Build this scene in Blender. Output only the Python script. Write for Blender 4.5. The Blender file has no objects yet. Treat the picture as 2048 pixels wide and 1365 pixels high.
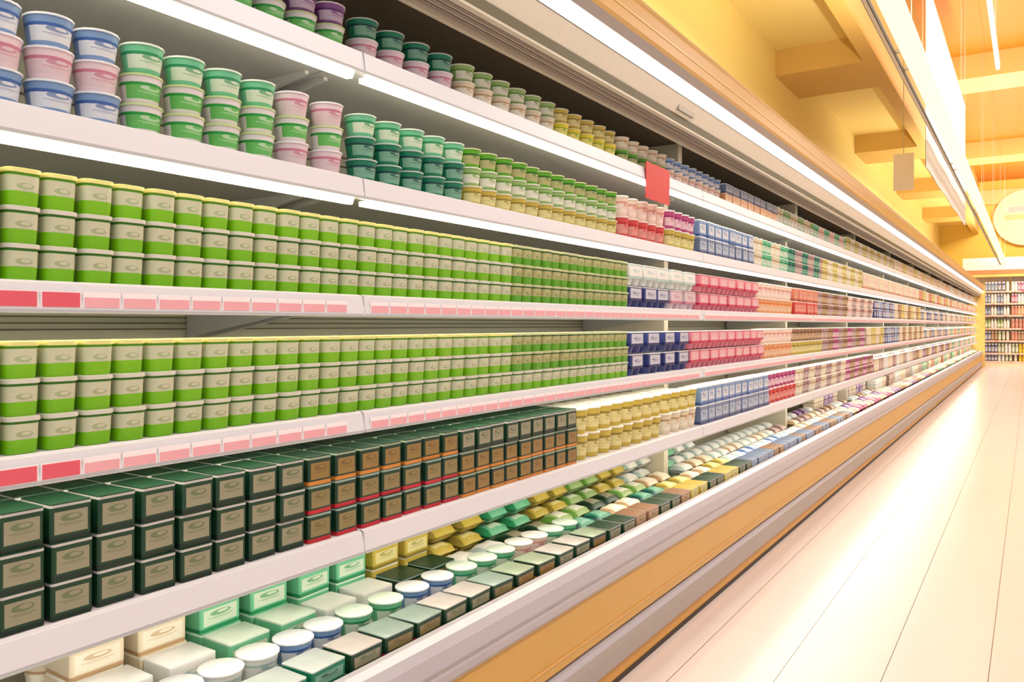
import bpy, math, random
random.seed(7)
C = bpy.context.scene.collection
SC = bpy.context.scene
PI = math.pi

# ------------------------------------------------------------------ camera
CAM_H = 1.20
F_PX = 1600.0
cam_d = bpy.data.cameras.new('camera'); cam = bpy.data.objects.new('camera', cam_d); C.objects.link(cam)
SC.camera = cam
cam_d.sensor_fit = 'HORIZONTAL'; cam_d.sensor_width = 36.0
cam_d.lens = 36.0 * F_PX / 2048.0
YAW = math.atan(1038.0 / F_PX)
cam.location = (0, 0, CAM_H)
cam.rotation_euler = (PI / 2, 0, YAW)
cam_d.shift_y = -32.5 / 2048.0
cam_d.clip_start = 0.05; cam_d.clip_end = 200

# ------------------------------------------------------------------ world, exposure, big lights
SC.view_settings.view_transform = 'Standard'
SC.view_settings.look = 'None'
SC.view_settings.gamma = 1.0
SC.view_settings.use_curve_mapping = False
SC.view_settings.exposure = -0.10
w = bpy.data.worlds.new('world'); SC.world = w; w.use_nodes = True
bg = w.node_tree.nodes['Background']
bg.inputs[0].default_value = (0.93, 0.98, 1.0, 1)
bg.inputs[1].default_value = 0.60

def area(name, loc, rot, sx, sy, power, col):
    l = bpy.data.lights.new(name, 'AREA'); l.shape = 'RECTANGLE'; l.size = sx; l.size_y = sy
    l.energy = power; l.color = col
    o = bpy.data.objects.new(name, l); C.objects.link(o); o.location = loc; o.rotation_euler = rot
    return o
# unseen lamps standing in for store ceiling lights, over the aisle beyond the frame
for i, y in enumerate((-1.5, 4.5, 10.5, 16.5, 22.5)):
    area('unseen_lamp', (1.7, y, 5.2), (0, math.radians(18), 0), 1.2, 3.0, 150, (0.95, 1.0, 0.95))
area('unseen_lamp', (0.9, 25.2, 5.2), (math.radians(40), 0, 0), 3.0, 0.8, 230, (1.0, 0.95, 0.86))  # added and aimed to brighten the far wall

# ------------------------------------------------------------------ materials
def lin(c):
    return tuple(((v / 255.0) / 12.92 if v / 255.0 <= 0.04045 else ((v / 255.0 + 0.055) / 1.055) ** 2.4) for v in c)
MATS = {}
def mat(rgb, rough=0.45, name=None, metal=0.0, spec=None, var=0.10, scale=30.0, prn=None, pscale=60.0, pth=0.56, emit=0.0, stretch=(1, 1, 1)):
    key = (tuple(rgb), rough, name, metal, var, scale, tuple(prn) if prn else None, pscale, pth, emit, stretch)
    if key in MATS: return MATS[key]
    m = bpy.data.materials.new(name or 'paint'); m.use_nodes = True
    nt = m.node_tree; b = nt.nodes['Principled BSDF']
    c = lin(rgb)
    b.inputs['Roughness'].default_value = rough
    b.inputs['Metallic'].default_value = metal
    tc = nt.nodes.new('ShaderNodeTexCoord')
    mp = nt.nodes.new('ShaderNodeMapping'); mp.inputs['Scale'].default_value = stretch
    nt.links.new(tc.outputs['Object'], mp.inputs[0])
    n = nt.nodes.new('ShaderNodeTexNoise'); n.inputs['Scale'].default_value = scale
    nt.links.new(mp.outputs[0], n.inputs['Vector'])
    mx = nt.nodes.new('ShaderNodeMix'); mx.data_type = 'RGBA'
    mx.inputs['A'].default_value = tuple(v * (1 - var) for v in c) + (1,)
    mx.inputs['B'].default_value = tuple(min(1, v * (1 + var)) for v in c) + (1,)
    nt.links.new(n.outputs['Fac'], mx.inputs['Factor'])
    out = mx.outputs['Result']
    if prn and pth < 0.58:                       # printed artwork on a label: an oval badge with a crescent cut out and ruled lines below
        def mth(op, a, b=None):
            q = nt.nodes.new('ShaderNodeMath'); q.operation = op
            for k_, v_ in ((0, a), (1, b)):
                if v_ is None: continue
                if isinstance(v_, (int, float)): q.inputs[k_].default_value = v_
                else: nt.links.new(v_, q.inputs[k_])
            return q.outputs[0]
        sg = nt.nodes.new('ShaderNodeSeparateXYZ'); nt.links.new(tc.outputs['Generated'], sg.inputs[0])
        gy, gz = sg.outputs[1], sg.outputs[2]
        def oval(cy, cz, ry, rz_):
            u = mth('DIVIDE', mth('SUBTRACT', gy, cy), ry); v = mth('DIVIDE', mth('SUBTRACT', gz, cz), rz_)
            return mth('LESS_THAN', mth('ADD', mth('MULTIPLY', u, u), mth('MULTIPLY', v, v)), 1.0)
        def bar(z0_, z1_, hw_):
            return mth('MULTIPLY', mth('MULTIPLY', mth('GREATER_THAN', gz, z0_), mth('LESS_THAN', gz, z1_)), mth('LESS_THAN', mth('ABSOLUTE', mth('SUBTRACT', gy, 0.5)), hw_))
        art = mth('SUBTRACT', oval(0.5, 0.60, 0.26, 0.10), oval(0.56, 0.62, 0.14, 0.055))
        art = mth('MAXIMUM', art, mth('MAXIMUM', bar(0.44, 0.46, 0.30), bar(0.40, 0.415, 0.20)))
        m2 = nt.nodes.new('ShaderNodeMix'); m2.data_type = 'RGBA'
        nt.links.new(out, m2.inputs['A']); m2.inputs['B'].default_value = lin(prn) + (1,)
        nt.links.new(mth('MULTIPLY', art, 0.75), m2.inputs['Factor']); out = m2.outputs['Result']
    elif prn:
        v = nt.nodes.new('ShaderNodeTexNoise'); v.inputs['Scale'].default_value = pscale
        nt.links.new(tc.outputs['Object'], v.inputs['Vector'])
        r = nt.nodes.new('ShaderNodeMath'); r.operation = 'GREATER_THAN'; r.inputs[1].default_value = pth
        nt.links.new(v.outputs['Fac'], r.inputs[0])
        m2 = nt.nodes.new('ShaderNodeMix'); m2.data_type = 'RGBA'
        nt.links.new(out, m2.inputs['A']); m2.inputs['B'].default_value = lin(prn) + (1,)
        nt.links.new(r.outputs[0], m2.inputs['Factor']); out = m2.outputs['Result']
    nt.links.new(out, b.inputs['Base Color'])
    if emit:
        b.inputs['Emission Color'].default_value = c + (1,); b.inputs['Emission Strength'].default_value = emit
    MATS[key] = m
    return m

# ------------------------------------------------------------------ mesh helpers
class MB:
    def __init__(s): s.v = []; s.f = []; s.m = []; s.mats = []
    def mi(s, m):
        if m not in s.mats: s.mats.append(m)
        return s.mats.index(m)
    def box(s, x0, x1, y0, y1, z0, z1, m, bev=0.0):
        i = s.mi(m); k = len(s.v)
        if bev <= 0:
            s.v += [(x0,y0,z0),(x1,y0,z0),(x1,y1,z0),(x0,y1,z0),(x0,y0,z1),(x1,y0,z1),(x1,y1,z1),(x0,y1,z1)]
            s.f += [tuple(k+a for a in q) for q in ((0,3,2,1),(4,5,6,7),(0,1,5,4),(1,2,6,5),(2,3,7,6),(3,0,4,7))]
            s.m += [i]*6
        else:                                    # bevelled along y
            b = bev
            prof = [(x0+b,z0),(x1-b,z0),(x1,z0+b),(x1,z1-b),(x1-b,z1),(x0+b,z1),(x0,z1-b),(x0,z0+b)]
            s.extrude(prof, y0, y1, m)
    def extrude(s, prof, y0, y1, m):             # closed outline in (x, z) pushed along y
        i = s.mi(m); k = len(s.v); n = len(prof)
        s.v += [(x, y0, z) for x, z in prof] + [(x, y1, z) for x, z in prof]
        for a in range(n):
            b = (a+1) % n
            s.f.append((k+a, k+b, k+n+b, k+n+a)); s.m.append(i)
        s.f.append(tuple(k+a for a in reversed(range(n)))); s.m.append(i)
        s.f.append(tuple(k+n+a for a in range(n))); s.m.append(i)
    def rod(s, p, q, r, m, seg=8):
        from mathutils import Vector
        i = s.mi(m); p = Vector(p); q = Vector(q); d = (q-p).normalized()
        a = d.orthogonal().normalized(); b = d.cross(a); k = len(s.v)
        for e in (p, q):
            for j in range(seg):
                t = 2*PI*j/seg; s.v.append(tuple(e + a*r*math.cos(t) + b*r*math.sin(t)))
        for j in range(seg):
            l = (j+1) % seg; s.f.append((k+j, k+l, k+seg+l, k+seg+j)); s.m.append(i)
        s.f.append(tuple(k+j for j in reversed(range(seg)))); s.m.append(i)
        s.f.append(tuple(k+seg+j for j in range(seg))); s.m.append(i)
    def loft(s, outline, secs, cap_mat=None):
        """outline: [(x, y, isfront)]; secs: [(z, scale, dx, side material, front material)] material of the band below is secs[i] for band i..i+1"""
        n = len(outline); base = len(s.v)
        for (z, sc, m1, m2) in secs:
            for (x, y, f) in outline: s.v.append((x*sc, y*sc, z))
        for r in range(len(secs)-1):
            m1, m2 = secs[r][2], secs[r][3]
            for a in range(n):
                b = (a+1) % n
                s.f.append((base+r*n+a, base+r*n+b, base+(r+1)*n+b, base+(r+1)*n+a))
                s.m.append(s.mi(m2 if outline[a][2] else m1))
        s.f.append(tuple(base+a for a in reversed(range(n)))); s.m.append(s.mi(secs[0][2]))
        s.f.append(tuple(base+(len(secs)-1)*n+a for a in range(n))); s.m.append(s.mi(cap_mat or secs[-1][2]))
    def mesh(s, name):
        me = bpy.data.meshes.new(name); me.from_pydata(s.v, [], s.f)
        for m in s.mats: me.materials.append(m)
        for p, i in zip(me.polygons, s.m): p.material_index = i
        me.update(); return me

def link(name, me, parent=None, loc=(0,0,0), rz=0.0):
    o = bpy.data.objects.new(name, me); C.objects.link(o); o.location = loc; o.rotation_euler = (0,0,rz)
    if parent: o.parent = parent
    return o
def tag(o, label, cat, group=None):
    o['label'] = label; o['category'] = cat
    if group: o['group'] = group
    return o
def struct(name, mb):
    o = link(name, mb.mesh(name)); o['kind'] = 'structure'; return o
def empty(name, loc, rz=0):
    o = bpy.data.objects.new(name, None); C.objects.link(o); o.location = loc; o.rotation_euler = (0,0,rz); return o

ONES = ['','first','second','third','fourth','fifth','sixth','seventh','eighth','ninth','tenth','eleventh','twelfth','thirteenth',
        'fourteenth','fifteenth','sixteenth','seventeenth','eighteenth','nineteenth']
TENS = {2:('twenty','twentieth'),3:('thirty','thirtieth'),4:('forty','fortieth'),5:('fifty','fiftieth'),6:('sixty','sixtieth'),
        7:('seventy','seventieth'),8:('eighty','eightieth'),9:('ninety','ninetieth')}
def ordw(n):
    if n < 20: return ONES[n]
    if n < 100:
        a, b = divmod(n, 10)
        return TENS[a][1] if b == 0 else TENS[a][0] + '-' + ONES[b]
    return str(n) + 'th'

# ------------------------------------------------------------------ the place: floor, walls, ceiling
def floor_material():
    m = bpy.data.materials.new('cream_floor_tiles'); m.use_nodes = True
    nt = m.node_tree; b = nt.nodes['Principled BSDF']
    tc = nt.nodes.new('ShaderNodeTexCoord'); sp = nt.nodes.new('ShaderNodeSeparateXYZ')
    nt.links.new(tc.outputs['Object'], sp.inputs[0])
    def joint(sock, pitch, off, half):
        a = nt.nodes.new('ShaderNodeMath'); a.operation = 'ADD'; a.inputs[1].default_value = off + 100*pitch
        nt.links.new(sock, a.inputs[0])
        d = nt.nodes.new('ShaderNodeMath'); d.operation = 'MODULO'; d.inputs[1].default_value = pitch
        nt.links.new(a.outputs[0], d.inputs[0])
        l = nt.nodes.new('ShaderNodeMath'); l.operation = 'LESS_THAN'; l.inputs[1].default_value = 2*half
        nt.links.new(d.outputs[0], l.inputs[0]); return l.outputs[0]
    jx = joint(sp.outputs[0], 0.302, 0.123, 0.0016)
    jy = joint(sp.outputs[1], 1.208, 0.45, 0.0007)
    mxm = nt.nodes.new('ShaderNodeMath'); mxm.operation = 'MAXIMUM'
    h = nt.nodes.new('ShaderNodeMath'); h.operation = 'MULTIPLY'; h.inputs[1].default_value = 0.35
    nt.links.new(jy, h.inputs[0]); nt.links.new(jx, mxm.inputs[0]); nt.links.new(h.outputs[0], mxm.inputs[1])
    n = nt.nodes.new('ShaderNodeTexNoise'); n.inputs['Scale'].default_value = 1.3
    nt.links.new(tc.outputs['Object'], n.inputs['Vector'])
    c = nt.nodes.new('ShaderNodeMix'); c.data_type = 'RGBA'
    c.inputs['A'].default_value = lin((224, 213, 209)) + (1,); c.inputs['B'].default_value = lin((230, 220, 217)) + (1,)
    nt.links.new(n.outputs['Fac'], c.inputs['Factor'])
    g = nt.nodes.new('ShaderNodeMix'); g.data_type = 'RGBA'; g.inputs['B'].default_value = lin((116, 112, 108)) + (1,)
    nt.links.new(c.outputs['Result'], g.inputs['A']); nt.links.new(mxm.outputs[0], g.inputs['Factor'])
    nt.links.new(g.outputs['Result'], b.inputs['Base Color'])
    b.inputs['Roughness'].default_value = 0.22
    return m
mb = MB(); mb.box(-2.5, 9, -4, 31, -0.05, 0, floor_material()); struct('floor', mb)
YEL = mat((248, 222, 140), 0.6, 'yellow_wall_paint', var=0.05, scale=0.8)
ORA = mat((226, 138, 34), 0.55, 'orange_ceiling_paint', var=0.06, scale=0.7)
SOF = mat((252, 226, 150), 0.5, 'yellow_soffit_paint', var=0.06, scale=0.6)
YBK = mat((246, 206, 88), 0.6, 'golden_wall_paint', var=0.05, scale=0.8)
BEAMM = mat((222, 182, 104), 0.55, 'ochre_beam_paint', var=0.05, scale=1.5)
PALE = mat((246, 214, 140), 0.55, 'pale_beam_paint', var=0.04, scale=1.5)
WCR = mat((250, 240, 222), 0.5, 'cream_paint', var=0.03)
mb = MB(); mb.box(-2.6, -2.5, -4, 31, 0, 4.4, YEL); struct('wall_left', mb)
mb = MB(); mb.box(-2.5, 9, 29.5, 29.7, 0, 5.9, YBK); struct('wall_back', mb)
mb = MB(); mb.box(-1.55, 9, -4, 31, 5.75, 5.9, ORA); struct('ceiling', mb)
mb = MB(); mb.box(-2.6, -1.45, -4, 31, 4.4, 4.6, SOF); o = struct('ceiling_soffit', mb)
mb = MB(); mb.box(-1.55, -1.40, -4, 29.5, 4.1, 5.75, BEAMM); struct('trim_1', mb)
k = 2
for y in (0.6, 5.6, 10.6, 15.6, 20.6, 25.6):
    mb = MB(); mb.box(-2.5, -1.55, y-1.1, y, 4.1, 4.4, BEAMM); struct('trim_%d' % k, mb); k += 1
for y in (9.0, 16.5, 24.0):
    mb = MB(); mb.box(-1.40, 9, y-1.0, y, 5.35, 5.75, PALE); struct('trim_%d' % k, mb); k += 1
mb = MB(); mb.box(-2.5, 9, 29.40, 29.5, 5.0, 5.45, PALE); struct('trim_%d' % k, mb); k += 1

# ------------------------------------------------------------------ the refrigerated case, section by section
MOD = 2.25; Y0 = -0.9; NM = 12; CASE_END = Y0 + MOD*NM
XS = 1.28                                     # distance of the shelf fronts
XB = 1.16
def zat(slope, X): return CAM_H + slope*X/0.839
SHELF_Z = {2: 0.727, 3: 1.000, 4: 1.267, 5: 1.536, 6: 1.825}
BACKX = 1.90
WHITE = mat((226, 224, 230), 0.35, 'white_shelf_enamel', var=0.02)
LILAC = mat((186, 182, 190), 0.35, 'pale_grey_bumper', var=0.03)
OCHRE = mat((206, 158, 74), 0.38, 'ochre_front_panel', var=0.04, scale=2)
KICK = mat((216, 156, 66), 0.4, 'ochre_kick_panel', var=0.04, scale=2)
GREY = mat((164, 154, 148), 0.4, 'grey_rail', var=0.04)
DARK = mat((62, 50, 42), 0.6, 'dark_brown_strip', var=0.05)
BACK = mat((196, 192, 168), 0.5, 'greige_back_panel', var=0.04)
SLOT = mat((110, 104, 80), 0.6, 'back_panel_slot', var=0.04)
CREAM = mat((244, 238, 220), 0.4, 'cream_canopy_reflector', var=0.03)
OLIVE = mat((94, 84, 50), 0.5, 'olive_canopy_edge', var=0.05)
RIB = mat((70, 60, 46), 0.6, 'dark_air_grille', var=0.05)
RIBL = mat((206, 196, 176), 0.4, 'pale_grille_lip', var=0.03)
FASC = mat((206, 156, 78), 0.4, 'ochre_canopy_fascia', var=0.04, scale=2)
FASG = mat((168, 154, 146), 0.35, 'grey_canopy_lip', var=0.03)
GOLD = mat((240, 206, 140), 0.3, 'pale_gold_edge', var=0.03)
POSTM = mat((222, 212, 188), 0.45, 'cream_partition', var=0.03)
LAMP = mat((255, 250, 238), 0.3, 'lit_lamp_diffuser', emit=5.0, var=0.0)
ADDED_LED = mat((255, 246, 226), 0.3, 'added_strip_diffuser', emit=13.0, var=0.0)
LED = mat((255, 246, 226), 0.3, 'lit_strip_diffuser', emit=8.5, var=0.0)
TICK = mat((238, 172, 180), 0.4, 'pink_ticket_print', var=0.05)
TICKW = mat((250, 240, 242), 0.4, 'white_ticket_card', var=0.02)
TICKR = mat((226, 92, 108), 0.4, 'red_ticket_print', var=0.05)
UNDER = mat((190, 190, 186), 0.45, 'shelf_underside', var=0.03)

def case_meshes():
    L = MOD; M = {}
    def nb(): return MB()
    b = nb(); b.box(-BACKX-0.04, -BACKX, 0, L, 0.36, 2.24, BACK)
    for z in [v for v in (0.50,0.56,0.62,0.66,0.90,0.925,0.95,1.19,1.205,1.22,1.235,1.46,1.48,1.72,1.75)]:
        b.box(-BACKX, -BACKX+0.006, 0, L, z-0.003, z+0.001, SLOT)
    M['back_panel'] = b.mesh('back_panel')
    b = nb(); b.box(-1.86, -XB-0.052, 0, L, 0.36, 0.40, WHITE); M['bottom_tray'] = b.mesh('bottom_tray')
    b = nb(); b.extrude([(-XB-0.05, 0.361), (-XB+0.012, 0.361), (-XB+0.02, 0.385), (-XB+0.02, 0.445), (-XB+0.008, 0.466), (-XB-0.018, 0.471), (-XB-0.05, 0.462)], 0, L, LILAC)
    b.box(-XB+0.019, -XB+0.0225, 0, L, 0.398, 0.402, GREY)
    b.box(-XB-0.05, -XB+0.010, 0, L, 0.354, 0.361, FASG)
    M['bumper'] = b.mesh('bumper')
    b = nb(); b.box(-1.5, -XB, 0, L, 0.185, 0.354, OCHRE); b.box(-XB, -XB+0.004, 0, L, 0.213, 0.218, mat((218,168,96),0.35,'front_panel_crease'))
    M['front_panel'] = b.mesh('front_panel')
    b = nb(); b.extrude([(-XB-0.05, 0.066), (-XB+0.006, 0.066), (-XB+0.016, 0.078), (-XB+0.016, 0.135), (-XB+0.006, 0.150), (-XB-0.05, 0.150)], 0, L, GREY)
    b.extrude([(-XB-0.05, 0.150), (-XB+0.006, 0.150), (-XB+0.002, 0.167), (-XB-0.05, 0.185)], 0, L, LILAC)
    M['lower_rail'] = b.mesh('lower_rail')
    b = nb(); b.box(-1.5, -XB-0.004, 0, L, 0.018, 0.066, KICK); b.box(-1.5, -XB-0.001, 0, L, 0, 0.018, DARK)  # dark bottom strip paints the shadow line where case meets floor
    M['kick_panel'] = b.mesh('kick_panel')
    # canopy
    b = nb(); b.extrude([(-1.93, 2.20), (-1.32, 2.20), (-1.32, 2.29), (-1.12, 2.30), (-1.12, 2.308), (-1.14, 2.325), (-1.93, 2.325)], 0, L, WHITE)
    b.box(-1.93, -1.90, 0, L, 2.05, 2.20, BACK); b.box(-1.895, -1.325, 0, L, 2.06, 2.20, mat((96, 84, 66), 0.6, 'duct_shade_brown'))  # brown box: the dark of the unlit canopy put into its colour
    M['canopy'] = b.mesh('canopy')
    b = nb(); b.extrude([(-1.15, 2.184), (-1.12, 2.184), (-1.116, 2.20), (-1.116, 2.285), (-1.12, 2.300), (-1.15, 2.300)], 0, L, FASC)
    b.extrude([(-1.15, 2.300), (-1.12, 2.300), (-1.112, 2.306), (-1.12, 2.312), (-1.15, 2.312)], 0, L, GOLD)
    b.box(-1.1175, -1.114, 0, L, 2.238, 2.244, mat((228,182,90),0.35,'fascia_line'))
    b.extrude([(-1.16, 2.152), (-1.132, 2.152), (-1.118, 2.183), (-1.15, 2.183)], 0, L, FASG)
    M['canopy_fascia'] = b.mesh('canopy_fascia')
    b = nb(); b.extrude([(-1.16, 2.110), (-1.146, 2.104), (-1.133, 2.150), (-1.15, 2.151)], 0, L, LAMP)
    M['canopy_lamp'] = b.mesh('canopy_lamp')
    b = nb(); b.extrude([(-1.190, 2.041), (-1.150, 2.100), (-1.154, 2.104), (-1.20, 2.060)], 0, L, CREAM)
    b.box(-1.165, -1.149, 0, L, 2.1005, 2.1035, DARK)
    M['reflector'] = b.mesh('reflector')
    b = nb(); b.box(-1.20, -1.186, 0, L, 2.006, 2.041, OLIVE); b.box(-1.20, -1.180, 0, L, 1.998, 2.0055, RIBL)
    b.box(-1.290, -1.200, 0, L, 2.012, 2.05, RIB)
    for j in range(6):
        x = -1.262 + j*0.0125; b.box(x, x+0.003, 0, L, 2.001, 2.012, RIBL if j % 2 else GREY)
    b.box(-1.292, -1.276, 0, L, 1.990, 2.012, RIBL); b.box(-1.32, -1.290, 0, L, 2.012, 2.29, RIB)
    M['air_grille'] = b.mesh('air_grille')
    b = nb(); b.box(-1.308, -1.298, 0.02, L-0.02, 2.0055, 2.0115, mat((250, 238, 214), 0.3, 'added_soft_diffuser', emit=6.0, var=0.0)); M['added_inner_light'] = b.mesh('added_inner_light')  # strip added behind the grille lip to light the top shelf
    b = nb(); b.box(-1.89, -1.47, 0.0, 0.05, 0.402, 2.058, POSTM); b.box(-1.47, -1.40, 0.0, 0.05, 1.826, 2.058, POSTM); M['partition'] = b.mesh('partition')
    # shelves
    for s, z in SHELF_Z.items():
        th = {2: 0.048, 3: 0.044, 4: 0.046, 5: 0.046, 6: 0.048}[s]
        dep = {2: 0.58, 3: 0.56, 4: 0.52, 5: 0.48, 6: 0.44}[s]
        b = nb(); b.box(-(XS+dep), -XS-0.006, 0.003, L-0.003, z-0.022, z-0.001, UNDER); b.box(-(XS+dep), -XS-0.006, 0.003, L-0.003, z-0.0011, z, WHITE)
        M['shelf%d' % s] = b.mesh('shelf')
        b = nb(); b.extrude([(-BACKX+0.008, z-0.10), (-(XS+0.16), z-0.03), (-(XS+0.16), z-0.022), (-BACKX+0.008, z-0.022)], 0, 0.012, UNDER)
        M['bracket%d' % s] = b.mesh('shelf_bracket')
        b = nb(); b.extrude([(-XS-0.012, z-th), (-XS+0.002, z-th), (-XS+0.004, z-th+0.004), (-XS-0.002, z-0.002), (-XS-0.012, z+0.002)], 0.003, L-0.003, WHITE)
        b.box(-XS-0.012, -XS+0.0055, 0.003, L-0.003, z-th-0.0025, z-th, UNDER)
        M['rail%d' % s] = b.mesh('price_rail')
        if s in (2, 3, 4):
            b = nb(); b.box(-XS-0.052, -XS-0.026, 0.02, L-0.02, z-0.034, z-0.0225, ADDED_LED); M['led%d' % s] = b.mesh('light_strip')  # strips added out of sight behind the rail to brighten the bays
        if s in (5, 6):
            b = nb(); b.extrude([(-XS-0.034, z-th-0.014), (-XS-0.016, z-th-0.016), (-XS-0.010, z-th-0.003), (-XS-0.034, z-th-0.003)], 0.02, L-0.02, LED)
            M['led%d' % s] = b.mesh('light_strip')
    b = nb(); b.box(-0.0005, 0.0012, -0.031, 0.031, -0.016, 0.010, TICKW); b.box(0.0012, 0.002, -0.029, 0.029, -0.015, 0.001, TICK); M['ticket'] = b.mesh('price_ticket')
    b = nb(); b.box(-0.0005, 0.0012, -0.031, 0.031, -0.016, 0.010, TICKW); b.box(0.0012, 0.002, -0.029, 0.029, -0.015, 0.008, TICKR); M['ticketr'] = b.mesh('price_ticket')
    b = nb()
    y = 0.05
    while y < L - 0.05:
        b.box(-0.0005, 0.0012, y-0.031, y+0.031, -0.016, 0.010, TICKW); b.box(0.0012, 0.002, y-0.029, y+0.029, -0.015, 0.001, TICK); y += 0.066
    M['ticketrow'] = b.mesh('price_ticket')
    b = nb(); b.box(-1.1845, -1.168, -0.085, 0.085, 2.054, 2.074, mat((170, 160, 148), 0.4, 'grey_display')); M['display'] = b.mesh('temperature_display')
    return M
CM = case_meshes()
for i in range(NM):
    y = Y0 + i*MOD
    root = empty('dairy_case', (0, y, 0))
    lab = ('open refrigerated dairy case section at the near end, mostly lime green tubs' if i == 0 else
           'open refrigerated dairy case section, last one at the far end beside the yellow end panel' if i == NM-1 else
           '%s section of the long open refrigerated dairy case from the near end' % ordw(i+1))
    tag(root, lab, 'refrigerated case', 'sections of the open dairy case')
    for n in ('back_panel','bottom_tray','bumper','front_panel','lower_rail','kick_panel','canopy','canopy_fascia','canopy_lamp','reflector','air_grille','added_inner_light'):
        link(n, CM[n], root)
    if i > 1: link('partition', CM['partition'], root)
    if i == 1:
        link('temperature_display', CM['display'], root, (0, 1.75, 0))
    for s in SHELF_Z:
        sh = link('shelf', CM['shelf%d' % s], root)
        link('price_rail', CM['rail%d' % s], sh)
        link('light_strip', CM['led%d' % s], sh)  # on the three lower shelves this is the added, hidden strip
        for yy in (0.03, MOD-0.03): link('shelf_bracket', CM['bracket%d' % s], sh, (0, yy, 0))
        if s in (3, 4):
            if i < 3:
                yy = 0.05; q = 0
                while yy < MOD - 0.04:
                    if y + yy > 0.4:
                        red = (i == 0 and y+yy < 0.72) 
                        link('price_ticket', CM['ticketr' if red else 'ticket'], sh, (-XS+0.0032, yy, SHELF_Z[s]-0.024))
                    yy += 0.066; q += 1
            else:
                t = link('price_ticket', CM['ticketrow'], sh, (-XS+0.0032, 0, SHELF_Z[s]-0.024)); t['kind'] = 'stuff'
# end panel
mb = MB()
mb.extrude([(-1.95, 0), (-1.10, 0), (-1.085, 0.03), (-1.085, 2.30), (-1.10, 2.34), (-1.95, 2.34)], CASE_END, CASE_END+0.05, mat((236, 196, 110), 0.45, 'pale_yellow_end_panel', var=0.04))
tag(link('end_panel', mb.mesh('end_panel')), 'pale yellow upright end panel closing the far end of the dairy case', 'panel')

# ------------------------------------------------------------------ groceries
def rrect(w, d, r=0.006, k=2):
    """outline of a box with rounded corners, the front (+x) side split so a label can sit inside it"""
    pts = []
    hw, hd = w/2, d/2                          # w along y, d along x
    def corner(cx, cy, a0):
        for j in range(k+1):
            a = a0 + (PI/2)*j/k; pts.append((cx + r*math.cos(a), cy + r*math.sin(a), False))
    corner(hd-r, hw-r, 0); corner(-hd+r, hw-r, PI/2); corner(-hd+r, -hw+r, PI)
    corner(hd-r, -hw+r, 1.5*PI)
    x = hd
    # front runs from the last point (hd, -hw+r) to the first (hd, hw-r)
    a = -hw + r; b = hw - r
    pts.append((x, a + (b-a)*0.06, True)); pts.append((x, a + (b-a)*0.94, False))
    return pts
def rround(w, d, seg=16):
    return [(d/2*math.cos(2*PI*(j-0.5)/seg), w/2*math.sin(2*PI*(j-0.5)/seg), abs(((2*PI*j/seg)+PI) % (2*PI) - PI) < 1.25) for j in range(seg)]

# scheme: body, label, accent, lid, ink on the label, words
S = {
 'lime':   ((116,184,12),(198,198,168),(52,120,12),(214,210,196),(150,160,120),'lime green and cream'),
 'limetop':((122,188,14),(200,200,170),(86,160,10),(230,222,140),(150,170,120),'lime green and beige'),
 'leaf':   ((88,160,24),(176,172,120),(30,96,18),(196,200,150),(86,130,40),'leaf green and khaki'),
 'forest': ((20,60,36),(150,144,118),(14,40,26),(196,190,184),(90,110,70),'dark green and taupe'),
 'forestr':((20,56,35),(140,124,80),(190,30,48),(150,170,160),(110,90,50),'dark green and red banded'),
 'foresto':((20,50,32),(146,116,60),(206,130,50),(160,176,150),(110,80,40),'dark green and orange banded'),
 'straw':  ((200,176,72),(226,214,150),(150,130,50),(232,228,214),(160,150,70),'straw yellow'),
 'cream':  ((222,208,180),(234,226,206),(184,150,110),(240,236,226),(196,160,120),'cream'),
 'creamp': ((228,204,186),(236,214,204),(214,150,130),(240,232,226),(206,130,120),'cream and peach'),
 'blue':   ((120,150,190),(214,216,222),(60,96,160),(226,228,232),(80,110,160),'sky blue and white'),
 'slate':  ((110,128,160),(180,190,206),(60,76,120),(220,224,230),(80,100,140),'slate blue'),
 'navy':   ((60,70,130),(200,200,210),(36,40,96),(226,226,232),(80,80,140),'navy and white'),
 'white':  ((226,226,220),(236,232,228),(180,200,196),(240,240,238),(150,190,190),'white'),
 'whiteg': ((222,214,214),(100,180,90),(40,150,60),(196,214,150),(200,220,190),'white and bright green'),
 'pinkw':  ((222,200,206),(214,190,196),(196,120,146),(232,226,230),(190,120,140),'pale pink and white'),
 'rose':   ((222,130,146),(228,170,176),(196,40,86),(230,196,200),(226,200,196),'rose pink'),
 'magenta':((176,70,120),(226,190,200),(150,30,100),(226,214,220),(170,60,110),'magenta and white'),
 'peach':  ((226,160,112),(232,196,160),(224,120,50),(236,216,200),(230,130,70),'peach and orange'),
 'red':    ((208,70,66),(224,150,140),(190,40,46),(230,206,200),(200,60,60),'red'),
 'teal':   ((20,120,88),(120,170,146),(10,60,60),(190,200,196),(20,70,66),'dark teal'),
 'mint':   ((110,190,146),(206,220,196),(40,140,90),(216,230,214),(60,150,90),'mint green'),
 'mauve':  ((170,136,128),(200,180,170),(130,90,100),(220,208,204),(150,100,110),'mauve and taupe'),
 'brown':  ((150,110,80),(196,166,130),(100,60,40),(214,196,176),(130,80,50),'brown and beige'),
 'purple': ((130,80,140),(200,180,206),(90,40,110),(226,216,230),(130,70,140),'purple and white'),
 'yellow': ((232,210,50),(236,224,120),(170,180,30),(240,236,180),(120,160,50),'bright yellow'),
 'gold':   ((236,190,20),(240,206,60),(30,24,18),(240,200,60),(40,30,20),'yellow and black'),
 'salmon': ((206,120,96),(222,160,140),(170,70,60),(226,190,176),(180,80,70),'salmon'),
 'greenw': ((150,180,110),(226,226,210),(100,150,60),(230,232,220),(120,160,80),'green and white'),
}
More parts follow.
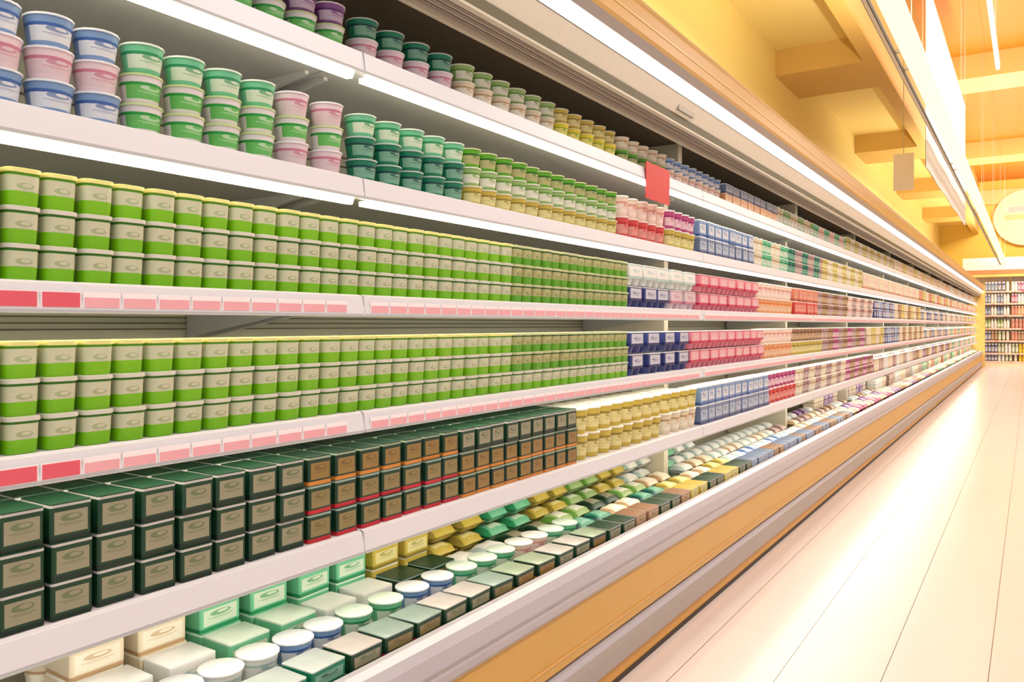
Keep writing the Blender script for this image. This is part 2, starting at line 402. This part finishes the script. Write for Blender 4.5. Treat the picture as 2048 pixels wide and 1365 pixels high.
def smats(sc):
    b, l, a, d, p, _ = S[sc]
    return (mat(b, 0.4, 'pack_body_'+sc, scale=14), mat(l, 0.45, 'pack_label_'+sc, prn=p, pscale=70), mat(a, 0.4, 'pack_accent_'+sc), mat(d, 0.3, 'pack_lid_'+sc))
CACHE = {}
def goods(kind, sc, w, d, h):
    """meshes: (body alone, [(part name, mesh)], everything in one)"""
    key = (kind, sc, w, d, h)
    if key in CACHE: return CACHE[key]
    B, L, A, D = smats(sc)
    res = []
    for joined in (False, True):
        m = MB(); parts = []
        def part(name):
            if joined: return m
            q = MB(); parts.append((name, q)); return q
        if kind == 'yoghurt_tub':
            o = rrect(w*0.95, d*0.95, 0.012, 3)
            m.loft(o, [(0,0.86,B,B),(0.004,0.90,B,B),(h*0.38,0.935,L,L),(h*0.80,0.965,A,A),(h*0.87,0.97,A,A)])
            lid = part('lid'); o2 = rrect(w*0.99, d*0.99, 0.012, 3)
            lid.loft(o2, [(h*0.87,0.985,D,D),(h*0.88,1.0,D,D),(h*0.985,1.0,D,D),(h*0.995,0.97,D,D),(h,0.93,D,D)])
        elif kind in ('yoghurt_cup', 'dessert_pot', 'pudding_cup'):
            o = rround(w, d)
            m.loft(o, [(0,0.72,B,B),(0.003,0.76,B,B),(h*0.18,0.80,B,L),(h*0.62,0.89,A,A),(h*0.72,0.91,B,B),(h*0.93,0.95,B,B)])
            lid = part('lid'); lid.loft(o, [(h*0.93,1.0,D,D),(h*0.985,1.0,D,D),(h,0.97,D,D)])
        elif kind == 'twin_cup_pack':
            for sgn in (-1, 1):
                o = [(x, y+sgn*w*0.245, f) for x, y, f in rround(w*0.48, d*0.9, 12)]
                n0 = len(m.v)
                m.loft(o, [(0,1,B,B),(h*0.3,1,B,B),(h*0.9,1,B,B)])
                for q in range(n0, n0+12):
                    x, y, z = m.v[q]; m.v[q] = (x*0.8, sgn*w*0.245 + (y-sgn*w*0.245)*0.8, z)
            lid = part('foil_lid'); lid.loft(rrect(w*0.98, d, 0.012, 3), [(h*0.9,1,D,D),(h*0.93,1,D,D),(h*0.94,0.97,D,D)])
            sl = part('card_sleeve'); sl.loft(rrect(w*0.94, d*0.98, 0.004, 1), [(h*0.30,1.0,A,A),(h*0.42,1.0,B,L),(h*0.86,1.0,A,A),(h*0.9,1.0,A,A)])
        elif kind == 'carton':
            o = rrect(w*0.97, d*0.98, 0.003, 1)
            m.loft(o, [(0,0.985,A,A),(0.002,1,A,A),(h*0.16,1,B,B),(h*0.24,1,B,L),(h*0.74,1,B,B),(h*0.93,1,D,D),(h*0.99,1,D,D),(h,0.985,D,D)])
        elif kind == 'stacked_box':
            o = rrect(w*0.98, d*0.98, 0.003, 1)
            m.loft(o, [(0,0.99,A,A),(h*0.14,1,B,B),(h*0.2,1,B,L),(h*0.78,1,B,B),(h*0.9,1,D,D),(h*0.97,1,B,B),(h,0.99,B,B)])
        elif kind == 'milk_carton':
            o = rrect(w*0.97, d*0.97, 0.003, 1); hb = h*0.76
            m.loft(o, [(0,1,A,A),(hb*0.12,1,B,B),(hb*0.22,1,B,L),(hb*0.72,1,B,B),(hb*0.9,1,A,A),(hb,1,A,A)])
            i = m.mi(D); k0 = len(m.v); a = w*0.485; e = d*0.485
            m.v += [(e,-a,hb),(e,a,hb),(-e,a,hb),(-e,-a,hb),(0.004,-a,h*0.93),(0.004,a,h*0.93),(-0.004,a,h*0.93),(-0.004,-a,h*0.93),(0.004,-a,h),(0.004,a,h),(-0.004,a,h),(-0.004,-a,h)]
            for q in ((0,1,5,4),(2,3,7,6),(4,5,9,8),(6,7,11,10),(8,9,10,11),(1,2,6,5),(3,0,4,7),(5,6,10,9),(7,4,8,11)):
                m.f.append(tuple(k0+z for z in q)); m.m.append(i)
            cp = part('cap'); oc = [(x+e*0.5, y, f) for x, y, f in rround(0.022, 0.022, 10)]; z0 = hb + 0.5*(h*0.93-hb)
            cp.loft([(x,y,False) for x,y,f in oc], [(z0-0.008,1,A,A),(z0+0.012,1,A,A)])
        elif kind == 'drink_bottle':
            o = rround(w, d, 14)
            m.loft(o, [(0,0.88,B,B),(h*0.03,0.97,B,B),(h*0.15,1,L,L),(h*0.52,1,B,B),(h*0.62,0.96,B,B),(h*0.72,0.80,B,B),(h*0.80,0.52,B,B),(h*0.86,0.42,B,B),(h*0.88,0.42,B,B)])
            cp = part('cap'); cp.loft(o, [(h*0.88,0.48,A,A),(h*0.99,0.48,A,A),(h,0.44,A,A)])
        elif kind == 'food_jar':
            o = rround(w, d, 12)
            m.loft(o, [(0,0.9,B,B),(h*0.04,1,B,B),(h*0.14,1,L,L),(h*0.66,1,B,B),(h*0.76,0.95,B,B),(h*0.83,0.78,B,B)])
            cp = part('lid'); cp.loft(o, [(h*0.83,0.84,D,D),(h*0.98,0.84,D,D),(h,0.8,D,D)])
        elif kind == 'food_pouch':                # pillow bag lying nearly flat, crimped at both ends
            n, c = 9, 7
            idx = [m.mi(B), m.mi(L), m.mi(A)]
            k0 = len(m.v)
            for side in (1, -1):
                for i in range(n):
                    for j in range(c):
                        u = i/(n-1)*2-1; v = j/(c-1)*2-1
                        bul = (max(0, 1-abs(u)**3.5) * max(0, 1-abs(v)**2.6))**0.6
                        zz = h*0.45*bul*(1 if side > 0 else 0.9) * side + h*0.45
                        m.v.append((v*d/2*(1-0.05*(1-abs(u))), u*w/2, zz + 0.002*math.sin(7*u+3*v)*bul))
            for side in (0, 1):
                o0 = k0 + side*n*c
                for i in range(n-1):
                    for j in range(c-1):
                        q = (o0+i*c+j, o0+i*c+j+1, o0+(i+1)*c+j+1, o0+(i+1)*c+j)
                        m.f.append(q if side == 1 else tuple(reversed(q)))
                        mid = 2 <= i <= n-4 and 1 <= j <= c-3
                        m.m.append(idx[2] if i in (0, n-2) else (idx[1] if mid and side == 0 else idx[0]))
        res.append((m, parts))
    me = res[0][0].mesh(kind); pm = [(n, q.mesh(n)) for n, q in res[0][1]]
    jm = res[1][0].mesh(kind) if pm else me
    for q in [me, jm] + [x[1] for x in pm]:
        for p in q.polygons: p.use_smooth = True
        q.set_sharp_from_angle(angle=0.75)
    CACHE[key] = (me, pm, jm)
    return CACHE[key]

KW = {'yoghurt_tub': ('yoghurt tub','tub'), 'yoghurt_cup': ('yoghurt cup','cup'), 'twin_cup_pack': ('twin cup pack','yoghurt pack'),
      'carton': ('carton','carton'), 'pudding_cup': ('pudding cup','cup'), 'dessert_pot': ('dessert pot','pot'), 'stacked_box': ('flat box','box'), 'milk_carton': ('gable-top carton','milk carton'),
      'drink_bottle': ('drink bottle','bottle'), 'food_jar': ('jar','jar'), 'food_pouch': ('food pouch','pouch')}
SHW = {1: 'bottom tray', 2: 'lowest shelf', 3: 'second shelf', 4: 'third shelf', 5: 'fourth shelf', 6: 'top shelf'}
COUNT = {}
LAYER = {1: ['single'], 2: ['lower', 'upper'], 3: ['bottom', 'middle', 'top'], 4: ['bottom', 'second', 'third', 'top']}
ROWW = ['front row', 'second row', 'third row', 'fourth row', 'fifth row']
PLACED = {}
def one(kind, sc, dims, loc, rz, label, group, near):
    PLACED.setdefault(kind, []).append((math.hypot(loc[0], loc[1]) / (dims[0] * dims[2]) ** 0.5, sc, dims, loc, rz, label, group, near))
def place_all():
    """the 300 of each kind that show largest are things of their own; what is left of a kind is one mesh of stuff"""
    for kind, lst in PLACED.items():
        lst.sort(key=lambda e: e[0])
        rest = MB()
        for n, (_, sc, dims, loc, rz, label, group, near) in enumerate(lst):
            me, pm, jm = goods(kind, sc, *dims)
            if n < 300:
                o = link(kind, me if (near and pm) else jm, None, loc, rz)
                tag(o, label, KW[kind][1], group)
                if near:
                    for pn, q in pm: link(pn, q, o)
            else:
                k0 = len(rest.v); c, s_ = math.cos(rz), math.sin(rz)
                for v in jm.vertices: rest.v.append((loc[0]+v.co.x*c-v.co.y*s_, loc[1]+v.co.x*s_+v.co.y*c, loc[2]+v.co.z))
                ids = [rest.mi(m) for m in jm.materials]
                for p in jm.polygons: rest.f.append(tuple(k0+i for i in p.vertices)); rest.m.append(ids[p.material_index])
        if rest.f:
            o = link(kind, rest.mesh(kind)); o['kind'] = 'stuff'
            tag(o, 'small distant %ss crowding the far end of the dairy case shelves' % KW[kind][0], KW[kind][1])
def run(s, t0, t1, kind, scs, dims, tiers=1, rows=1, gap=0.003, missing=0.0, x0=None, z0=None, where=None):
    """fill a stretch of a shelf (t0..t1 along the aisle) with stacks of one kind; scs: colour schemes by layer or in turn"""
    w, d, h = dims
    x0 = (XS + 0.021) if x0 is None else x0
    z0 = (SHELF_Z[s] if z0 is None else z0) + 0.0006
    n = max(1, int((t1-t0+gap)/(w+gap)))
    step = (t1-t0)/n
    where = where or SHW[s]
    for r in range(rows):
        for i in range(n):
            y = t0 + (i+0.5)*step
            # keep clear of the partitions between the sections
            ph = (y - Y0) % MOD                # leave room where a partition stands
            if y > 3 and x0 + (r+1)*(d+0.006) > 1.465 and (ph < 0.058 + w/2 or ph > MOD - w/2 - 0.006): continue
            nt = tiers if random.random() > missing else max(1, tiers-1)
            for l in range(nt):
                sc = scs if isinstance(scs, str) else scs[(i // 2 if isinstance(scs, list) else l) % len(scs)]
                k = (where, kind, sc, r, l, tiers)
                COUNT[k] = COUNT.get(k, 0) + 1
                lay = '' if tiers == 1 else LAYER[tiers][l] + ' layer, '
                row = '' if rows == 1 else ', ' + ROWW[r]
                lab = '%s %s, %s%s from near end, %s%s' % (S[sc][5], KW[kind][0], lay, ordw(COUNT[k]), where, row.replace(' row', ''))
                jx = random.uniform(-0.003, 0.003); rz = math.radians(random.uniform(-2, 2) * (1 if w < 0.14 else 0.2)) if kind != 'yoghurt_tub' else math.radians(random.uniform(-1, 1))
                one(kind, sc, dims, (-(x0 + d/2 + r*(d+0.006)) + jx, y, z0 + l*h), rz, lab, '%s %ss on the %s' % (S[sc][5], KW[kind][0], where), y < 3.6)

TUB = (0.0545, 0.075, 0.058)
# third and second shelf: the long run of lime tubs, then pink and white goods
for s in (3, 4):
    run(s, 0.36, 2.02, 'yoghurt_tub', ('lime', 'lime', 'limetop'), TUB, 3)
    run(s, 2.02, 2.84, 'yoghurt_tub', ('leaf' if s == 4 else 'lime', 'leaf', 'leaf'), TUB, 3)
CUPH = (0.092, 0.10, 0.088)
PK = (0.13, 0.10, 0.088)
run(4, 2.84, 3.25, 'twin_cup_pack', ('navy', 'white'), PK, 2)
run(4, 3.25, 3.60, 'twin_cup_pack', ('pinkw', 'white'), PK, 2)
run(4, 3.62, 4.60, 'twin_cup_pack', ('rose', 'rose'), PK, 2)
run(4, 4.62, 5.40, 'yoghurt_cup', ('peach', 'creamp'), CUPH, 2)
run(4, 5.42, 6.10, 'carton', ('red', 'salmon'), (0.11, 0.10, 0.088), 2)
run(4, 6.12, 7.30, 'yoghurt_cup', ['mauve', 'brown'], CUPH, 2)
run(4, 7.30, 8.60, 'yoghurt_cup', ['creamp', 'mauve'], CUPH, 2)
run(4, 8.60, 10.0, 'carton', ['navy', 'blue'], (0.12, 0.10, 0.088), 2)
run(4, 10.0, 12.6, 'carton', ['cream', 'brown', 'straw'], (0.14, 0.10, 0.088), 2)
run(4, 12.6, 16.0, 'milk_carton', ['slate', 'cream', 'navy'], (0.17, 0.10, 0.16), 1)
run(4, 16.0, 21.0, 'milk_carton', ['cream', 'mauve', 'white'], (0.2, 0.10, 0.16), 1)
run(4, 21.0, 26.0, 'milk_carton', ['greenw', 'peach', 'cream'], (0.24, 0.10, 0.16), 1)
run(3, 2.84, 3.50, 'twin_cup_pack', ('navy', 'navy'), PK, 2)
run(3, 3.50, 4.70, 'twin_cup_pack', ('rose', 'rose'), PK, 2)
run(3, 4.72, 5.40, 'yoghurt_cup', ('peach', 'creamp'), CUPH, 2)
run(3, 5.42, 6.30, 'yoghurt_cup', ('straw', 'brown'), CUPH, 2)
run(3, 6.32, 8.20, 'yoghurt_cup', ['mauve', 'brown', 'magenta'], CUPH, 2)
run(3, 8.20, 9.20, 'carton', ['cream', 'straw'], (0.12, 0.10, 0.088), 2)
run(3, 9.20, 10.4, 'carton', ['navy', 'blue'], (0.12, 0.10, 0.088), 2)
run(3, 10.4, 13.0, 'carton', ['cream', 'brown'], (0.14, 0.10, 0.088), 2)
run(3, 13.0, 17.0, 'milk_carton', ['slate', 'cream', 'mauve'], (0.18, 0.10, 0.16), 1)
run(3, 17.0, 26.0, 'milk_carton', ['creamp', 'mint', 'cream', 'peach'], (0.24, 0.10, 0.16), 1)
# lowest shelf: dark green boxes, then yellow, blue, red
BX = (0.068, 0.10, 0.062)
run(2, 0.43, 1.20, 'stacked_box', ('forest', 'forest', 'forest'), BX, 3, rows=2)
run(2, 1.20, 1.75, 'stacked_box', ('forestr', 'forestr', 'foresto'), BX, 3, rows=2)
run(2, 1.75, 2.42, 'stacked_box', ('foresto', 'foresto', 'forest'), BX, 3, rows=2)
run(2, 2.44, 3.20, 'pudding_cup', ('straw', 'straw'), (0.088, 0.09, 0.09), 2, rows=2)
run(2, 3.22, 3.62, 'pudding_cup', ('cream', 'straw'), (0.088, 0.09, 0.09), 2, rows=2)
run(2, 3.64, 4.80, 'carton', ('slate', 'blue'), (0.10, 0.09, 0.09), 2)
run(2, 4.82, 5.50, 'pudding_cup', ('red', 'magenta'), (0.088, 0.09, 0.09), 2)
run(2, 5.52, 7.20, 'pudding_cup', ['cream', 'mauve'], (0.09, 0.09, 0.09), 2)
run(2, 7.20, 8.60, 'pudding_cup', ['magenta', 'brown'], (0.1, 0.09, 0.09), 2)
run(2, 8.60, 12.0, 'milk_carton', ['cream', 'mauve', 'white'], (0.15, 0.09, 0.17), 1)
run(2, 12.0, 18.0, 'milk_carton', ['brown', 'cream', 'purple'], (0.2, 0.09, 0.17), 1)
run(2, 18.0, 26.0, 'milk_carton', ['mint', 'creamp', 'white'], (0.26, 0.09, 0.17), 1)
# fourth shelf
T5 = (0.075, 0.08, 0.053)
run(5, 0.40, 0.80, 'dessert_pot', ('blue', 'pinkw', 'blue'), T5, 3)
run(5, 0.80, 1.14, 'dessert_pot', ('whiteg', 'whiteg', 'mint'), T5, 3)
run(5, 1.14, 1.34, 'dessert_pot', ('pinkw', 'whiteg', 'pinkw'), T5, 3)
run(5, 1.36, 1.80, 'dessert_pot', ('teal', 'teal', 'mint'), T5, 3)
run(5, 1.80, 2.76, 'dessert_pot', ('straw', 'greenw', 'leaf'), T5, 3)
run(5, 2.78, 3.24, 'yoghurt_cup', ('red', 'creamp'), (0.08, 0.08, 0.08), 2)
run(5, 3.26, 3.60, 'yoghurt_cup', ('straw', 'magenta'), (0.08, 0.08, 0.08), 2)
run(5, 3.62, 4.50, 'carton', ('slate', 'blue'), (0.10, 0.08, 0.08), 2)
run(5, 4.52, 5.30, 'yoghurt_cup', ['cream', 'mint'], (0.085, 0.08, 0.08), 2)
run(5, 5.32, 6.30, 'yoghurt_cup', ['teal', 'mauve'], (0.085, 0.08, 0.08), 2)
run(5, 6.30, 8.00, 'yoghurt_cup', ['straw', 'cream'], (0.09, 0.08, 0.08), 2)
run(5, 8.00, 12.0, 'carton', ['creamp', 'cream'], (0.15, 0.08, 0.15), 1)
run(5, 12.0, 18.0, 'carton', ['cream', 'salmon', 'straw'], (0.2, 0.08, 0.15), 1)
run(5, 18.0, 26.0, 'carton', ['cream', 'creamp', 'peach'], (0.26, 0.08, 0.15), 1)
# top shelf
T6 = (0.078, 0.08, 0.048)
run(6, 1.00, 1.34, 'dessert_pot', ('whiteg', 'purple'), T6, 2)
run(6, 1.36, 1.75, 'dessert_pot', ('pinkw', 'teal'), T6, 2)
run(6, 1.76, 2.30, 'dessert_pot', ('cream', 'greenw'), T6, 2)
run(6, 2.30, 2.76, 'dessert_pot', ('yellow', 'straw'), T6, 2)
run(6, 2.78, 3.25, 'dessert_pot', ('leaf', 'cream'), T6, 2)
run(6, 3.26, 3.96, 'dessert_pot', ('creamp', 'blue'), T6, 2)
run(6, 4.0, 5.0, 'stacked_box', ('peach', 'slate'), (0.12, 0.08, 0.048), 2)
run(6, 5.0, 6.0, 'pudding_cup', ['cream', 'greenw'], (0.085, 0.08, 0.10), 1)
run(6, 6.0, 7.2, 'pudding_cup', ['mint', 'creamp'], (0.085, 0.08, 0.10), 1)
run(6, 7.2, 10.0, 'pudding_cup', ['straw', 'cream'], (0.10, 0.08, 0.12), 1)
run(6, 10.0, 16.0, 'carton', ['cream', 'creamp', 'straw'], (0.17, 0.08, 0.12), 1)
run(6, 16.0, 26.0, 'carton', ['cream', 'peach', 'cream', 'white'], (0.26, 0.08, 0.12), 1)
# bottom tray, several rows deep, seen from above
TZ = 0.40
RX = [1.224, 1.324, 1.424, 1.524, 1.624]
def tray(t0, t1, spec):
    for (kind, sc, dims, tiers), x in zip(spec, RX):
        run(1, t0, t1, kind, sc, dims, tiers, 1, x0=x, z0=TZ, where='tray ' + {1.224:'front row',1.324:'second row',1.424:'third row',1.524:'fourth row',1.624:'back row'}[x])
P = lambda sc, w=0.13, h=0.05, t=2: ('food_pouch', sc, (w, 0.094, h), t)
Bt = lambda sc, w=0.11, h=0.05, t=2: ('stacked_box', sc, (w, 0.094, h), t)
Pt = lambda sc, w=0.092, h=0.062, t=2: ('dessert_pot', sc, (w, 0.092, h), t)
Ca = lambda sc, w=0.11, h=0.06, t=2: ('carton', sc, (w, 0.094, h), t)
tray(0.80, 1.36, [Ca(['forest','teal'],0.1,0.045), Pt(['blue','white'],0.09,0.055), Ca(['white','mint'],0.11,0.06), Bt(['cream','mint'],0.11,0.06,3), Pt(['cream','white'],0.09,0.066,3)])
tray(1.36, 1.90, [Ca(['forestr','forest'],0.1,0.045), Pt(['mint','blue'],0.09,0.055), Bt(['white','forestr'],0.11,0.055), Ca(['mint','straw'],0.11,0.06,3), Pt(['greenw','cream'],0.09,0.066,3)])
tray(1.90, 2.50, [Ca(['foresto','forest'],0.1,0.045), Pt(['mint','creamp'],0.09,0.055), P(['white','forest']), P(['straw','mint'],0.13,0.06,3), Bt(['greenw','straw'],0.11,0.066,3)])
tray(2.50, 3.30, [Bt(['forest','brown'],0.1,0.045), P(['teal','cream']), P(['greenw','forest'],0.13,0.055), P(['straw','greenw'],0.13,0.06,3), Pt(['cream','greenw'],0.092,0.066,3)])
tray(3.30, 4.20, [Bt(['straw','forest'],0.1,0.045), P(['straw','cream']), P(['cream','white'],0.13,0.055), P(['white','mint'],0.13,0.06,3), Pt(['white','cream'],0.092,0.066,3)])
tray(4.20, 5.40, [Bt(['slate','slate','brown'],0.1,0.045), P(['white','blue']), P(['white','cream'],0.13,0.055), P(['white'],0.13,0.06)])
tray(5.40, 7.0, [Bt(['slate','brown'],0.12,0.045), P(['white','cream'], 0.16), P(['mauve','cream'], 0.16,0.055), P(['white','purple'], 0.16,0.06)])
tray(7.0, 9.5, [P(['cream','magenta'], 0.18), P(['cream','purple'], 0.18), P(['brown','white'], 0.18,0.055), Bt(['cream','purple'],0.18,0.066,3)])
tray(9.5, 14.0, [P(['purple','brown','cream'], 0.24), P(['cream','mauve'], 0.24), Bt(['white','cream','mauve'],0.24,0.066,3)])
tray(14.0, 26.0, [P(['brown','mint','cream'], 0.3), P(['creamp','white'], 0.3), Bt(['mint','cream','salmon'],0.3,0.066,3)])

# red shelf sign clipped to the top shelf
mb = MB(); mb.box(-XS+0.006, -XS+0.010, 2.93, 3.17, 1.70, 1.845, mat((216, 62, 58), 0.4, 'red_card'))
r_ = mb.mesh('shelf_sign')
tag(link('shelf_sign', r_), 'plain red card sign clipped to the front edge of the top shelf', 'sign')

# ------------------------------------------------------------------ shelving rack across the far end
RY = 27.25
RSH = [0.14, 0.38, 0.74, 1.10, 1.48, 1.83, 2.18]
RKM = mat((214, 204, 206), 0.45, 'rack_back_enamel'); RKS = mat((238, 206, 186), 0.4, 'rack_shelf_edge', prn=(224,120,104), pscale=9, pth=0.6)
RKW = mat((250, 226, 190), 0.4, 'rack_shelf_enamel')
bays = [(-1.70, -0.50), (-0.50, 0.70), (0.70, 1.90)]
for bi, (xa, xb) in enumerate(bays):
    root = empty('shelving_rack', ((xa+xb)/2, RY, 0)); hw = 0.6
    tag(root, ['far shelving rack bay half hidden behind the end of the dairy case', 'far shelving rack bay facing down the middle of the aisle',
               'far shelving rack bay at the edge of the picture, on the aisle side'][bi], 'shelving rack', 'rack bays across the far end')
    b = MB(); b.box(-hw, hw, 0.42, 0.45, 0, 2.62, RKM); link('back_panel', b.mesh('back_panel'), root)
    b = MB(); b.box(-hw, hw, 0.0, 0.42, 0, 0.10, RKW); link('plinth', b.mesh('plinth'), root)
    for x in (-hw+0.005, hw-0.035):
        b = MB(); b.box(x, x+0.03, 0.38, 0.42, 0.10, 2.62, RKW); link('upright', b.mesh('upright'), root)
    for z in RSH:
        b = MB(); b.box(-hw, hw, 0.0, 0.42, z-0.03, z, RKW); sh = link('shelf', b.mesh('shelf'), root)
        b = MB(); b.box(-hw, hw, -0.008, 0.0, z-0.045, z+0.005, RKS); link('price_rail', b.mesh('price_rail'), sh)
    b = MB(); b.box(-hw, hw, -0.02, 0.42, 2.60, 2.68, mat((240, 196, 110), 0.5, 'header_yellow')); b.box(-hw, hw, -0.03, 0.40, 2.68, 2.80, mat((214, 132, 84), 0.5, 'header_terracotta'))
    link('header_shelf', b.mesh('header_shelf'), root)
    b = MB(); b.box(-hw, hw, -0.04, 0.0, 2.80, 3.16, mat((246, 226, 212), 0.5, 'header_cream')); link('header_board', b.mesh('header_board'), root)
rows = [  # bottom to top; (x0, x1, kind, schemes)
 [(-1.15,-0.82,'food_jar',['navy']),(-0.82,-0.45,'food_jar',['white','greenw']),(-0.45,-0.30,'food_jar',['cream']),(-0.30,0.3,'food_jar',['gold'])],
 [(-1.15,-0.82,'food_jar',['navy']),(-0.82,-0.30,'food_jar',['greenw','white']),(-0.30,0.3,'food_jar',['gold'])],
 [(-1.15,-0.82,'food_jar',['navy','brown']),(-0.82,-0.52,'food_jar',['greenw','cream']),(-0.48,0.3,'food_jar',['salmon','brown'])],
 [(-1.15,-0.52,'drink_bottle',['greenw','white']),(-0.48,-0.12,'food_jar',['salmon']),(-0.12,0.3,'food_jar',['brown'])],
 [(-1.15,-0.52,'drink_bottle',['slate','white']),(-0.48,0.3,'food_jar',['salmon','peach'])],
 [(-1.15,-0.52,'food_jar',['slate','white']),(-0.48,0.3,'food_jar',['magenta','white','navy'])],
 [(-1.15,-0.82,'food_jar',['slate']),(-0.82,-0.52,'food_jar',['navy','white']),(-0.48,0.3,'food_jar',['white','magenta','slate'])],
]
for ri, segs in enumerate(rows):
    z = RSH[ri]; hh = 0.19 if ri == 0 else 0.27
    for (xa, xb, kind, scs) in segs:
        wd = 0.078; n = int((xb-xa)/wd)
        for i in range(n):
            x = xa + (i+0.5)*(xb-xa)/n; sc = scs[(i//2) % len(scs)]
            where = 'rack row %s' % ['one','two','three','four','five','six','seven'][ri]
            k = (where, kind, sc); COUNT[k] = COUNT.get(k, 0)+1
            w_ = wd*0.94
            one(kind, sc, (w_, w_, hh), (x, RY+0.06, z+0.001), -PI/2, '%s %s, far rack, %s shelf up, %s from the case' % (S[sc][5], KW[kind][0], ordw(ri+1), ordw(COUNT[k])),
                '%s %ss on the far rack' % (S[sc][5], KW[kind][0]), False)

place_all()

# ------------------------------------------------------------------ overhead: luminaire, tube, banner, signs
LUM = mat((255, 243, 200), 0.3, 'lit_luminaire_diffuser', emit=0.95, var=0.0)
HOUS = mat((196, 186, 164), 0.35, 'luminaire_housing', var=0.03)
def luminaire(y0, y1, label):
    root = empty('linear_luminaire', (-0.62, y0, 2.90)); L = y1-y0-0.01
    tag(root, label, 'ceiling light', 'hanging luminaire line over the aisle')
    b = MB(); b.extrude([(-0.062, 0.0), (0.062, 0.0), (0.056, 0.03), (-0.056, 0.03)], 0, L, LUM); link('diffuser', b.mesh('diffuser'), root)
    b = MB(); b.extrude([(-0.05, 0.03), (0.05, 0.03), (0.03, 0.07), (-0.03, 0.07)], 0, L, HOUS); link('housing', b.mesh('housing'), root)
    b = MB(); b.box(-0.105, -0.099, 0, L, 0.0, 0.03, DARK); b.box(-0.125, -0.105, 0, L, 0.0, 0.03, HOUS); b.box(-0.128, -0.125, 0, L, 0, 0.03, DARK)
    for yy in (0.2, L-0.2): b.box(-0.105, -0.05, yy, yy+0.03, 0.03, 0.05, HOUS)
    link('cable_rail', b.mesh('cable_rail'), root)
    up = area('added_uplight', (-0.62, y0+L/2, 2.99), (PI, 0, 0), 0.08, L*0.9, 85, (1.0, 0.95, 0.72)); up.parent = root; up.location = (0, L/2, 0.09)  # uplight added on each luminaire to brighten the yellow soffit
    for yy in (0.3, L-0.3):
        b = MB(); b.rod((0, yy, 0.07), (0, yy, 5.75-2.90), 0.002, HOUS); link('suspension_wire', b.mesh('suspension_wire'), root)
for i in range(6):
    luminaire(1.6+i*4.2, 1.6+(i+1)*4.2, '%s length of the hanging cream linear luminaire from the near end' % ordw(i+1))
root = empty('tube_light', (-0.27, 1.5, 3.70)); tag(root, 'slim white tube light hanging under the orange ceiling near the picture edge', 'ceiling light')
b = MB(); b.rod((0, 0, 0), (0, 7.6, 0), 0.018, LUM, 12); link('tube', b.mesh('tube'), root)
b = MB(); b.box(-0.02, 0.02, -0.02, 7.62, 0.02, 0.05, HOUS); link('housing', b.mesh('housing'), root)
for yy in (0.5, 7.0):
    b = MB(); b.rod((0, yy, 0.05), (0, yy, 2.05), 0.003, HOUS); link('suspension_wire', b.mesh('suspension_wire'), root)
# white banner hanging parallel to the aisle
root = empty('hanging_banner', (-0.80, 8.1, 2.63)); tag(root, 'large white banner hanging lengthways beside the linear luminaire', 'banner')
BW = mat((250, 244, 240), 0.55, 'white_banner_cloth', var=0.02, scale=3)
b = MB(); nn = 40; k0 = 0
for sgn in (0, 1):
    for i in range(nn+1):
        y = 5.15*i/nn; x = 0.004*math.sin(i*0.5) + (0.004 if sgn else 0)
        for z in (0.0, 0.6, 1.2, 1.70): b.v.append((x*(1-z*0.3), y, z))
ii = b.mi(BW); N = (nn+1)*4
for i in range(nn):
    for j in range(3):
        a = i*4+j
        b.f.append((a, a+1, a+5, a+4)); b.m.append(ii); b.f.append((N+a, N+a+4, N+a+5, N+a+1)); b.m.append(ii)
link('cloth', b.mesh('cloth'), root)
b = MB(); b.rod((0, -0.03, 1.71), (0, 5.18, 1.71), 0.012, HOUS, 10); link('top_bar', b.mesh('top_bar'), root)
for yy in (0.3, 4.85):
    b = MB(); b.rod((0, yy, 1.71), (0, yy, 5.75-2.63), 0.003, HOUS); link('cord', b.mesh('cord'), root)
# small hanging sign
root = empty('hanging_sign', (-1.16, 9.6, 2.66)); tag(root, 'small white sign hanging beyond the case, lower than the big banner', 'sign')
b = MB(); b.box(-0.10, 0.10, -0.006, 0.006, 0, 0.40, BW); link('board', b.mesh('board'), root)
b = MB(); b.rod((0, 0, 0.40), (0, 0, 5.75-2.66), 0.004, HOUS); link('cord', b.mesh('cord'), root)
# round sign on the far wall
def disc(r, y0, y1, m, seg=48):
    b = MB(); i = b.mi(m)
    for y in (y0, y1):
        for j in range(seg): a = 2*PI*j/seg; b.v.append((r*math.cos(a), y, r*math.sin(a)))
    for j in range(seg):
        l = (j+1) % seg; b.f.append((j, l, seg+l, seg+j)); b.m.append(i)
    b.f.append(tuple(range(seg))); b.m.append(i); b.f.append(tuple(reversed(range(seg, 2*seg)))); b.m.append(i)
    return b
root = empty('round_sign', (-0.13, 29.37, 4.52)); tag(root, 'large round cream sign on the yellow wall above the far rack', 'sign')
link('board', disc(0.86, -0.06, 0.0, mat((254, 240, 196), 0.5, 'cream_sign_board')).mesh('board'), root)
b = MB(); b.box(-0.45, 0.45, -0.066, -0.06, 0.18, 0.34, mat((206, 196, 190), 0.5, 'faded_mauve_mark'), 0.0); b.box(-0.58, 0.58, -0.066, -0.06, -0.06, 0.10, mat((206, 206, 140), 0.5, 'faded_green_mark'))
link('printed_mark', b.mesh('printed_mark'), root)
